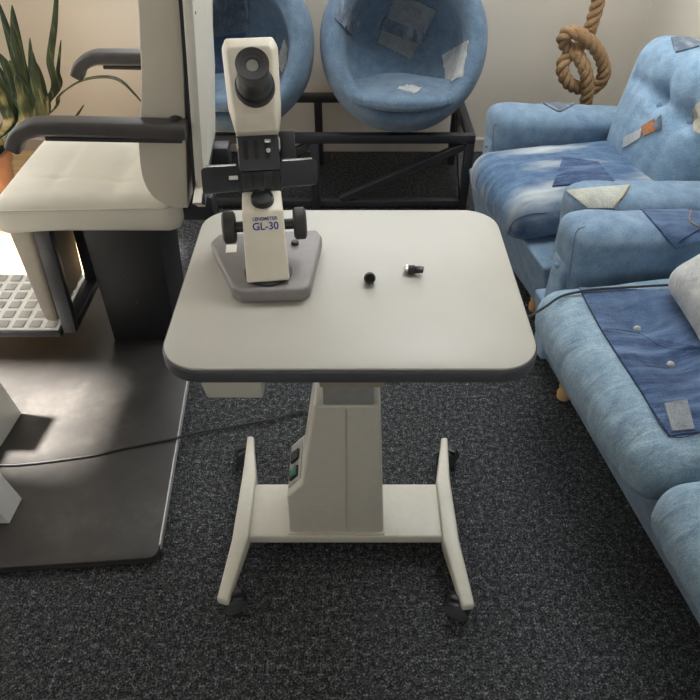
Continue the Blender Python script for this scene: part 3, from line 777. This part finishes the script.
# ------------------------------------------------------------------ round tub chairs
def tub_chair(cx, cy, label, tilt=25):
    t = thing('tub_chair', label, 'chair', (cx, cy, BZ), 0, 'denim tub chairs on the black frame')
    c = Vector((0, 0, .285)); a = Vector((0, -math.cos(R(tilt)), math.sin(R(tilt))))
    prof = [(0, -.318), (.10, -.308), (.20, -.266), (.278, -.19), (.322, -.08), (.335, .02), (.328, .105), (.306, .152), (.276, .163), (.250, .143), (.240, .09), (.240, .02), (.222, -.08), (.17, -.155), (.09, -.195), (0, -.205)]
    pr = [tuple(v[:2]) for v in catmull([(r, z, 0) for r, z in prof], 5)]
    pr[0] = (0, pr[0][1]); pr[-1] = (0, pr[-1][1])
    mm = Matrix.Translation(c) @ Vector((0, 0, 1)).rotation_difference(a).to_matrix().to_4x4()
    bm = lathe(pr, mm, 96)
    for v in bm.verts:   # flatten where it stands
        if v.co.z < .006: v.co.z = .006
        d = v.co - c; nz = noise.noise(v.co * 6) * .004
        v.co += d.normalized() * nz
    tree = bvh(bm)
    sh = obj('shell', bm, 'd_tub', t)
    obj('foot_ring', lathe([(0, 0), (.12, 0), (.12, .010), (0, .012)], Matrix.Translation((0, .0, 0)), 40), 'black_metal', t)
    return t, tree, sh
def tub_cushion(t, w=.205, mat='d_tub'):
    def f(p):
        q = p.copy(); r = math.hypot(p.x / .226, p.y / .172)
        # round plan
        m_ = max(abs(p.x) / .226, abs(p.y) / .172); k = (m_ / r) if r > 1e-6 else 1
        k = 1 + (k - 1) * .85
        q.x *= k; q.y *= k
        q.z = q.z * (1 - .25 * r * r) + .008 * noise.noise(Vector((p.x * 9, p.y * 9, 2))) * (1 if p.z > 0 else 0)
        return q
    bm = soft((0, -.146, .155), (.226, .172, .036), .028, (24, 20, 3), f, Matrix.Rotation(R(-3), 3, 'X'))
    tree = bvh(bm)
    return obj('seat_cushion', bm, mat, t), tree
tc1, tree1, sh1 = tub_chair(.213, 2.80, 'round denim tub chair, wholly in view behind the table, with patches on its inner back')
cu1, ctree1 = tub_cushion(tc1)
patch(tree1, tc1, [(335, 19), (341, -3), (359, 22), (352, 36)], mat='d_pocket', ragged=.5, label='small dark jeans pocket patch')
patch(tree1, tc1, [(377, 42), (396, -10), (438, 10), (410, 59)], 18, 18, mat='d_grey', ragged=.8, label='large grey denim patch')
patch(tree1, tc1, [(379, 29), (384, 17), (428, 34), (421, 45)], 12, 6, off=.006, mat='d_pocket', label='pocket band of the grey patch')
patch(tree1, tc1, [(443, 55), (469, 40), (463, 77), (447, 84)], mat='d_white', ragged=.6, label='pale frayed denim patch')
patch(ctree1, tc1, [(396, 89), (406, 85), (422, 88), (414, 94)], 8, 6, off=.001, thick=.002, ragged=1, mat='d_white', parent=cu1, name='frayed_tear', label='pale frayed tear')
tc2, tree2, sh2 = tub_chair(-.478, 2.80, 'round denim tub chair half hidden behind the lensmeter and backrest')
cu2, ctree2 = tub_cushion(tc2)
patch(tree2, tc2, [(205, -10), (248, -10), (249, 30), (205, 36)], 16, 16, mat='d_pocket', ragged=.4, label='dark jeans patch')
patch(tree2, tc2, [(205, 38), (246, 33), (230, 82), (205, 84)], 14, 14, mat='d_dark', label='dark denim panel')
patch(tree2, tc2, [(278, 63), (285, 39), (293, 59), (286, 78)], mat='d_white', ragged=.6, label='pale frayed diamond patch')

# ------------------------------------------------------------------ knotted rope
def rope_path():
    S = 5.833; q = [(480, -330, 0), (470, -120, 0), (452, 20, -.3), (425, 120, -.6), (395, 205, -1.1), (350, 265, -1.2), (300, 305, -.5), (255, 360, .1), (250, 420, .3), (285, 485, .1), (350, 515, -.8), (410, 520, -1.0), (460, 490, -.4), (490, 425, .2), (478, 350, .6), (440, 280, 1.1), (385, 225, 1.3), (325, 190, 1.1), (272, 195, .6), (252, 235, .0), (285, 285, -.3), (335, 325, .6), (372, 390, 1.2), (392, 460, 1.3), (395, 530, .9), (383, 600, .3), (372, 680, 0), (370, 800, 0)]
    out = []
    for x, y, o in q:
        p = at_y(520 + x / S, y / S, 2.84); o_, d = ray(520 + x / S, y / S); out.append(p - d * o * .026)
    return out
path = catmull(rope_path(), 14)
path[-1].z = .03
T, U = frames(path); s = [0]
for a, b in zip(path, path[1:]): s.append(s[-1] + (b - a).length)
bm = bmesh.new()
for k in range(3):
    pts = []
    for i, p in enumerate(path):
        ang = 2 * math.pi * (k / 3 + s[i] / .105); v = T[i].cross(U[i])
        pts.append(p + (U[i] * math.cos(ang) + v * math.sin(ang)) * .0138)
    add_tube(bm, pts, .0150, 10)
o = obj('rope', bm, 'rope'); tag(o, 'thick twisted brown rope with a big knot, hanging in the corner', 'rope')

# ------------------------------------------------------------------ denim armchair
ROT = R(9.5)
ac = thing('armchair', 'denim armchair with a tufted backrest, in the corner below the knotted rope', 'armchair', (.505, 2.08, 0), R(12))
def base_block(x0, x1, y0, y1, slant=.06, z0=.052, z1=.28):
    return prism([(x0 + slant, z0), (x0, z1), (x1, z1), (x1, z0)], lambda p, t: (p[0], y0 if t == 0 else y1, p[1]), .012, 3)
obj('base', base_block(.045, .72, -.36, .36), 'd_mid', ac)
def cushion_f(hx, hy, dim=(), puff=.022, wr=.006, seed=0, fx=.0):
    def f(p):
        q = p.copy(); tx, ty_ = p.x / hx, p.y / hy
        e = max(0, (1 - tx * tx)) * max(0, (1 - ty_ * ty_))
        s_ = 1 if p.z > 0 else -.3
        q.z += s_ * puff * e
        if p.z > 0:
            for dx, dy, dp in dim:
                q.z -= dp * gauss(math.hypot(p.x - dx, p.y - dy), .055)
        n_ = noise.noise(Vector((p.x * 5, p.y * 22 + p.x * 6, seed))) + .5 * noise.noise(Vector((p.x * 12, p.y * 40, seed + 3)))
        d = Vector((p.x * .3, 0, p.z)).normalized() if p.length > 1e-6 else Vector((0, 0, 1))
        q += d * wr * n_
        q.x -= fx * (1 - ty_ ** 2) * (1 if p.x < -hx * .5 else 0) * gauss(p.x + hx, .1)
        return q
    return f
bm = soft((.275, 0, .352), (.290, .222, .078), .070, (34, 44, 4), cushion_f(.29, .222, wr=.006, seed=1, fx=.01))
seat_tree = bvh(bm)
ast = obj('seat_cushion', bm, 'd_band', ac)
def arm_mesh(xc, yc, hx=.345, hy=.072, z0=.075, z1=.552, slope=.12):
    hz = (z1 - z0) / 2
    def f(p):
        q = p.copy(); k = max(0, (p.z / hz - .15)); 
        q.y *= 1 + .22 * min(1, k * 1.6)
        q.x -= .022 * gauss(p.z - hz * .72, .09) * (1 if p.x < -hx * .4 else 0)
        # gathered folds at the front top
        if p.x < -hx + .09 and p.z > hz * .45:
            q += Vector((0, p.y, 0)).normalized() * -.006 * gauss(p.x + hx - .045, .012) if abs(p.y) > .02 else Vector()
        q += Vector((0, 0, 1)) * .003 * noise.noise(p * 14)
        q.z -= slope * (p.x + hx) * max(0, p.z / hz + .3)/1.3
        return q
    return soft((xc, yc, (z0 + z1) / 2), (hx, hy, hz), .055, (30, 6, 20), f)
arm_tree = {}
for s_, yc, xc in ((1, .302, .450), (-1, -.338, .458)):
    bm = arm_mesh(xc, yc); arm_tree[s_] = bvh(bm)
    ar = obj('arm', bm, 'd_mid', ac)
    fpn = obj('front_panel', soft((xc - .345, yc, .265), (.018, .040, .185), .014, (2, 4, 14)), 'd_light', ar)
    button((xc - .364, yc, .395), (-1, 0, .1), .010, 'd_mid', fpn)
# tufted backrest
BC = Vector((.655, 0, .548)); BROT = Matrix.Rotation(R(9), 3, 'Y')
bmi = (Matrix.Translation(BC) @ BROT.to_4x4()).inverted()
def tuft_pts(pxs, front=-.115):
    out = []
    for px, py in pxs:
        o_, d = local_ray(ac, px, py); o_ = bmi @ o_; d = bmi.to_3x3() @ d
        t = (front - o_.x) / d.x; p = o_ + d * t; out.append((p.y, p.z))
    return out
B2 = tuft_pts([(659, 107), (683, 120.5)])
dy_ = B2[1][0] - B2[0][0]
zrow = (B2[0][1] + B2[1][1]) / 2
tufts = [(B2[0][0], zrow), (B2[1][0], zrow), (B2[1][0] + dy_, zrow)]
lines = []
for y_, z_ in tufts:
    lines += [((y_, z_), (y_ - dy_ / 2, z_ + .16)), ((y_, z_), (y_ + dy_ / 2, z_ + .16)), ((y_, z_), (y_ - dy_ / 2, z_ - .17)), ((y_, z_), (y_ + dy_ / 2, z_ - .17))]
vert_l = [((y_, z_), (y_, z_ + .2)) for y_, z_ in tufts] + [((a[0], a[1]), (b[0], b[1])) for a, b in zip(tufts, tufts[1:])] + [((tufts[0][0], zrow), (.15, zrow + .015))]
def back_f(p):
    q = p.copy(); ty_, tz = p.y / .25, p.z / .225
    if p.x < 0:
        q.x -= .035 * (1 - ty_ ** 2) * (1 - tz ** 2) + .02 * (1 - abs(ty_) ** 3)
        for y_, z_ in tufts: q.x += .045 * gauss(math.hypot(p.y - y_, p.z - z_), .030)
        for a, b in vert_l: q.x += .014 * gauss(seg_dist((p.y, p.z), a, b), .018) * (1 - ty_ ** 4)
    q.y *= 1 + .06 * tz
    q.z += .03 * (1 - ty_ ** 2) * (1 if p.z > 0 else 0)
    q += Vector((-1, 0, 0)) * .004 * noise.noise(p * 11)
    return q
bm = soft(BC, (.10, .25, .225), .075, (6, 56, 60), back_f, BROT)
back_tree = bvh(bm)
abk = obj('backrest', bm, 'd_light', ac)
for (y_, z_) in tufts:
    h = back_tree.ray_cast(BC + BROT @ Vector((-.5, y_, z_)), BROT @ Vector((1, 0, 0)))
    if h[0] is not None: button(h[0], BROT @ Vector((-1, 0, 0)), .0125, 'd_mid', abk)
seam(seat_tree, ac, [(508, 242), (509, 230), (516, 220), (530, 214), (546, 213)], .0014, .002, parent=ast, mat='d_deep')
for x, y in ((.12, .24), (.12, -.24), (.66, .28), (.66, -.28)):
    obj('foot', lathe([(0, 0), (.012, 0), (.020, .008), (.023, .026), (.018, .042), (.022, .056), (0, .056)], Matrix.Translation((x, y, 0)), 24), 'wood', ac, label='turned wooden foot')
patch(arm_tree[1], ac, [(541, 103), (577, 103), (561, 112), (557, 112)], 12, 8, mat='d_pocket', label='dark denim triangle')
patch(arm_tree[-1], ac, [(567, 191), (630, 186), (613, 208), (588, 208)], 16, 10, mat='d_cream', label='pale cream denim patch')
seam(arm_tree[-1], ac, [(629, 187), (622, 197), (612, 207)], .0017, .0065, mat='thread_gold')
seam(arm_tree[1], ac, [(502, 124), (497, 124), (494, 128), (493, 150)], .0009, .0012, mat='d_dark')  # dark line drawn for the shade in the arm's fold crease
seam(arm_tree[-1], ac, [(590, 212), (582, 209), (574, 212), (569, 222)], .0009, .0012, mat='d_dark')  # near arm: fold crease shade drawn as a dark line
patch(back_tree, ac, [(671, 39), (703, 36), (699, 47), (676, 53)], 12, 10, mat='d_pocket', label='dark jeans patch on the top edge', parent=abk)
patch(back_tree, ac, [(625, 137), (643, 128), (641, 138), (624, 148)], 10, 8, mat='d_white', ragged=.3, label='pale denim strip', parent=abk)
patch(back_tree, ac, [(642, 127), (654.5, 119), (656, 131), (645, 136)], 8, 8, mat='tan_leather', name='leather_tag', label='small tan leather tag', parent=abk)
patch(back_tree, ac, [(655, 122), (662, 115), (662, 130), (657, 132)], 8, 8, mat='d_pocket', ragged=.5, parent=abk, label='dark frayed scrap beside the tag')
patch(back_tree, ac, [(693, 108), (706, 98), (706, 136), (694, 131)], 8, 12, mat='stone', parent=abk, label='grey patch at the edge')
patch(seat_tree, ac, [(563, 158), (598, 163), (614, 182), (552, 187)], 14, 14, mat='d_deep', parent=ast, label='dark denim panel at the back of the seat')

# ------------------------------------------------------------------ denim sofa
so = thing('sofa', 'long denim sofa with dark jeans seat, nearest on the right', 'sofa', (.519, 1.42, 0), ROT)
obj('base', base_block(.085, .80, -1.52, .20, .05), 'd_mid', so)
DIM = []
def seat_px(px, py): 
    p = on_plane(so, px, py, 2, .43); return p
cush = []
sc_f = None
for k, (ya, yb) in enumerate(((.030, -.618), (-.622, -1.27))):
    yc, hy = (ya + yb) / 2, (ya - yb) / 2
    dims = []
    if k == 0:
        for q_ in ((639, 324), (672, 361)):
            p = seat_px(*q_); dims.append((p.x - .30, p.y - yc, .036))
    bm = soft((.30, yc, .352), (.31, hy, .080), .070, (38, 60, 4), cushion_f(.31, hy, dims, puff=.02, wr=.005, seed=7 + k, fx=.008))
    cush.append(bm); tr = bvh(bm)
    c = obj('seat_cushion', bm, 'd_sofa', so)
    if k == 0: s_tree, s_c = tr, c
    for (dx, dy2, dp) in dims:
        h = tr.ray_cast(Vector((.30 + dx, yc + dy2, 1)), Vector((0, 0, -1)))
        button(h[0] + Vector((0, 0, .006)), (0, 0, 1), .0095, 'd_cream', c, label='pale button')
patch(s_tree, so, [(579, 289), (690, 292), (712, 350), (601, 331)], 26, 16, mat='d_dark', off=.002, parent=s_c, label='dark jeans panel')
patch(s_tree, so, [(601, 331), (716, 350), (720, 430), (669, 437)], 26, 26, mat='d_deep', off=.002, parent=s_c, label='deep blue jeans panel')
seam(s_tree, so, [(603, 331), (615, 331), (640, 336), (660, 347), (680, 350), (705, 349)], .0013, .0055, parent=s_c, mat='d_deep')
seam(s_tree, so, [(580, 291), (601, 331), (640, 391), (668, 436), (700, 434)], .0013, .0045, parent=s_c)
patch(s_tree, so, [(663, 405), (686, 402), (693, 431), (671, 433)], 8, 10, off=.006, mat='d_grey', parent=s_c, label='worn grey pocket piece')
for s_, yc in ((1, .118), (-1, -1.36)):
    bm = arm_mesh(.462, yc, z1=.578, slope=.12); tr = bvh(bm)
    ar = obj('arm', bm, 'd_mid', so)
    fpn = obj('front_panel', soft((.115, yc, .265), (.018, .040, .185), .014, (2, 4, 14)), 'd_light', ar)
    button((.096, yc, .42), (-1, 0, .1), .010, 'd_mid', fpn); button((.096, yc, .17), (-1, 0, .1), .010, 'd_mid', fpn)
    if s_ == 1:
        patch(tr, so, [(640, 209), (705, 208), (706, 240), (674, 248)], 18, 14, mat='d_dark', parent=ar, label='dark jeans panel with a pocket')
        seam(tr, so, [(585, 227), (577, 231), (574, 244), (569, 276)], .0009, .0012, parent=ar, mat='d_dark')  # shade of the gathered fold, drawn as a dark line
        seam(tr, so, [(676, 243), (682, 239), (692, 234), (704, 228)], .0015, .008, parent=ar)
        seam(tr, so, [(690, 212), (688, 222), (696, 228), (706, 228)], .0015, .008, parent=ar, mat='thread_gold')
        seam(tr, so, [(640, 211), (652, 215), (668, 226), (674, 244)], .0013, .004, parent=ar)
def sback_f(p):
    q = p.copy()
    if p.x < 0: q.x -= .03 * (1 - (p.z / .28) ** 2)
    q += Vector((-1, 0, 0)) * .004 * noise.noise(p * 8); return q
for ya, yb in ((.030, -.618), (-.622, -1.27)):
    obj('back_cushion', soft((.70, (ya + yb) / 2, .59), (.09, (ya - yb) / 2, .27), .07, (6, 30, 24), sback_f, Matrix.Rotation(R(9), 3, 'Y')), 'd_light', so)
for x, y in ((.150, -.02), (.70, -.02), (.16, -1.36), (.70, -1.36)):
    obj('foot', lathe([(0, 0), (.012, 0), (.020, .008), (.023, .026), (.018, .042), (.022, .056), (0, .056)], Matrix.Translation((x, y, 0)), 24), 'wood', so, label='turned wooden foot')
# pillow on the sofa
pw = thing('pillow', 'pale bleached-denim pillow leaning on the sofa back', 'pillow', (1.01, 1.25, .40), ROT)
def pil_f(p):
    q = p.copy(); ty_, tz = p.y / .17, p.z / .155
    q.x *= .25 + .75 * max(0, (1 - ty_ ** 4)) * max(0, (1 - tz ** 4)); q.y *= 1 - .05 * (1 - tz * tz); q.z *= 1 - .05 * (1 - ty_ * ty_)
    q.x += .006 * noise.noise(p * 13); return q
pbm = soft((0, 0, .12), (.065, .17, .155), .065, (8, 26, 26), pil_f, Matrix.Rotation(R(38), 3, 'Y') @ Matrix.Rotation(R(8), 3, 'X'))
bpy.context.view_layer.update()
def tree_of(root, skip=()):
    vs, fs = [], []
    for o in bpy.data.objects:
        t = o
        while t.parent: t = t.parent
        if t == root and o.type == 'MESH':
            b = len(vs); vs += [o.matrix_world @ v.co for v in o.data.vertices]; fs += [[b + i for i in p.vertices] for p in o.data.polygons]
    return BVHTree.FromPolygons(vs, fs)
sofa_tree = tree_of(so); M0 = ROOT[pw.name]
for k in range(60):                      # set it down clear of the cushions
    t = bmesh.new(); me_ = bpy.data.meshes.new('t'); pbm.to_mesh(me_); t.from_mesh(me_); bpy.data.meshes.remove(me_); t.transform(M0)
    hitp = sofa_tree.overlap(BVHTree.FromBMesh(t)); t.free()
    if not hitp: break
    M0 = Matrix.Translation((-.004, -.001, .003)) @ M0
pw.location = M0.translation; ROOT[pw.name] = M0
obj('pillow_body', pbm, 'd_white', pw)

# second cable: from behind the table over the sofa seat
cpts = [Vector((.30, 1.17, .735)), Vector((.33, 1.22, .66)), at_z(518, 322, .52), at_z(527, 317.5, .50), at_z(545, 307, .475)]
mi = ROOT[so.name]
for q_ in ((560, 300), (580, 295), (600, 292.5), (625, 291), (650, 289.5), (668, 288.5), (684, 287)):
    p, nrm = hit(s_tree, so, *q_)
    if p is not None: cpts.append(mi @ (p + Vector((0, 0, .012))))
o = obj('black_cable', tube(catmull(cpts, 8), .0034, 8), 'rubber'); tag(o, 'black cable running from the table edge across the sofa seat', 'cable')

# ------------------------------------------------------------------ snake plant
sp = thing('snake_plant', 'snake plant with long green leaves in a terracotta pot, behind the examination chair', 'plant', (-1.555, 2.55, .006))
PR = .295
obj('pot', lathe([(0, 0), (.085, 0), (.095, .01), (.125, .24), (.138, .242), (.140, PR - .008), (.134, PR), (.124, PR - .004), (.118, .25), (0, .25)], None, 48), 'terracotta', sp, label='terracotta pot')
obj('soil', lathe([(0, .24), (.119, .25), (.118, .262), (.06, .27), (0, .272)], None, 32), 'soil', sp)
def leaf(pts, w, twist=0, name='leaf', fold=.25):
    P = catmull(pts, 7); n = len(P); bm = bmesh.new(); rows = []
    T, U = frames(P)
    for i, p in enumerate(P):
        t = i / (n - 1); ww = w * (min(1, .55 + 1.4 * t) if t < .35 else 1) * (1 - max(0, (t - .45) / .55) ** 2.2) + .0012
        side = Vector((math.cos(twist + t * .5), math.sin(twist + t * .5), 0)); side = (side - T[i] * side.dot(T[i])).normalized(); nr = T[i].cross(side)
        row = []
        for a, up in ((-1, fold), (-.5, fold * .3), (0, 0), (.5, fold * .3), (1, fold)): row.append(p + side * ww * a + nr * ww * up)
        top = [bm.verts.new(r_ + nr * .0015) for r_ in row]; bot = [bm.verts.new(r_ - nr * .0015) for r_ in row]
        rows.append(top + bot[::-1])
    for a, b in zip(rows, rows[1:]):
        for k in range(10): bm.faces.new((a[k], a[(k + 1) % 10], b[(k + 1) % 10], b[k]))
    bm.faces.new(rows[0][::-1]); bm.faces.new(rows[-1])
    obj(name, bm, 'leaf', sp)
def lp(px, py, Y): 
    p = at_y(px, py, Y); return ROOT[sp.name].inverted() @ p
def leaf_px(q, Y0, w, twist=.2):
    root = Vector((random.uniform(-.06, .06), random.uniform(-.06, .06), .262))
    leaf([root] + [lp(x, y, Y0 + dy) for x, y, dy in q], w * (1.0 if w >= .024 else .8), twist)
for q, Y0, w, tw in (
    ([(25, 110, 0), (20, 70, 0), (12, 5, 0)], 2.55, .030, .1), ([(24, 120, 0), (22, 80, .02), (-2, 0, .05)], 2.60, .026, .3),
    ([(14, 120, -.02), (5, 90, -.02), (-12, 52, 0)], 2.5, .030, .0), ([(26, 120, 0), (20, 90, 0), (-2, 52, 0)], 2.52, .034, .2),
    ([(33, 125, 0), (36, 95, 0), (32, 50, 0)], 2.56, .024, -.2), ([(37, 120, 0), (40, 90, .02), (36, 62, .03)], 2.62, .030, .3),
    ([(48, 100, .02), (50, 60, .03), (55, 20, .04), (58, -30, .05)], 2.64, .016, .0), ([(54, 95, .02), (58, 70, .03), (61, 40, .04)], 2.66, .009, .1),
    ([(30, 110, 0), (31, 70, 0), (30, 38, 0)], 2.62, .014, .0), ([(17, 120, 0), (13, 90, 0), (10, 60, 0)], 2.5, .026, .2),
    ([(32, 128, -.05), (38, 112, -.06), (40, 85, -.06)], 2.52, .018, -.3), ([(22, 128, -.05), (24, 100, -.06), (15, 75, -.08)], 2.5, .024, .4),
    ([(52, 112, 0), (60, 96, 0), (78, 83, 0), (98, 78, 0), (118, 80, 0), (134, 94, .0), (146, 108, 0)], 2.64, .017, 1.2),
    ([(60, 128, 0), (74, 120, .0), (84, 105, .02)], 2.6, .016, .8)):
    leaf_px(q, Y0, w, tw)
for q, Y0, w, tw in (([(12, 125, -.05), (6, 105, -.06), (-4, 80, -.08)], 2.5, .030, .3), ([(20, 118, -.03), (14, 92, -.04), (4, 62, -.05)], 2.54, .028, .1), ([(38, 128, .0), (44, 112, .0), (47, 96, .0)], 2.58, .022, -.2), ([(28, 112, .02), (27, 84, .02), (24, 60, .03)], 2.62, .024, .4)):
    leaf_px(q, Y0, w, tw)

# ------------------------------------------------------------------ light
wd = bpy.data.worlds.new('sky'); SC.world = wd; wd.use_nodes = True
bg = wd.node_tree.nodes['Background']; bg.inputs['Color'].default_value = (.92, .95, 1, 1); bg.inputs['Strength'].default_value = 1.2
def area(name, loc, rot, sx, sy, power, col=(1, 1, 1), spread=180):
    d = bpy.data.lights.new(name, 'AREA'); d.shape = 'RECTANGLE'; d.size = sx; d.size_y = sy; d.energy = power; d.color = col; d.spread = R(spread)
    o = bpy.data.objects.new(name, d); COL.objects.link(o); o.location = loc; o.rotation_euler = rot; return o
area('fill_back', ((wx0 + wx1) / 2, YB + .26, (wz0 + wz1) / 2 + .05), (R(-70), 0, 0), wx1 - wx0, wz1 - wz0, 46, (.94, .97, 1))  # added area fill standing in for daylight at the added back window
area('fill_left', (XL - .25, 2.15, 1.12), (0, R(-90), 0), 2.05, 2.0, 140, (.97, .98, 1))  # added area fill standing in for sky through the left openings
area('added_lamp_fill', (.62, 2.0, ZC - .062), (0, 0, 0), 1.1, .5, 46, (.95, .98, 1))  # fill from a ceiling lamp added out of view
bm = bmesh.new(); lx, ly, lz = .62, 2.0, ZC - .03
add_box(bm, (lx, ly, lz + .01), (1.2, .6, .036)); 
for sx in (-1, 1): add_box(bm, (lx + sx * .58, ly, lz - .02), (.04, .6, .026)); add_box(bm, (lx, ly + sx * .28, lz - .02), (1.12, .04, .026))
struct('added_lamp_housing', bm, 'white_paint')  # housing of the added, unseen ceiling lamp
area('fill_front', (0, YF - .25, (fz0 + fz1) / 2), (R(90), 0, 0), fx1 - fx0, fz1 - fz0, 34, (.97, .98, 1))  # added frontal fill at the unseen window behind the camera
sd = bpy.data.lights.new('sun', 'SUN'); sd.energy = 105; sd.angle = R(4.6); sd.color = (1, .95, .88)
sun = bpy.data.objects.new('sun', sd); COL.objects.link(sun)
sun.rotation_euler = Vector((.472, -.05, -.88)).to_track_quat('-Z', 'Y').to_euler(); sun.location = (-4, 2, 5)

SC.view_settings.view_transform = 'Standard'; SC.view_settings.look = 'None'; SC.view_settings.exposure = -.62; SC.view_settings.gamma = 1
SC.view_settings.use_curve_mapping = False
SC.cycles.use_denoising = True
SC.cycles.max_bounces = 8; SC.cycles.diffuse_bounces = 5
SC.cycles.sample_clamp_indirect = 6
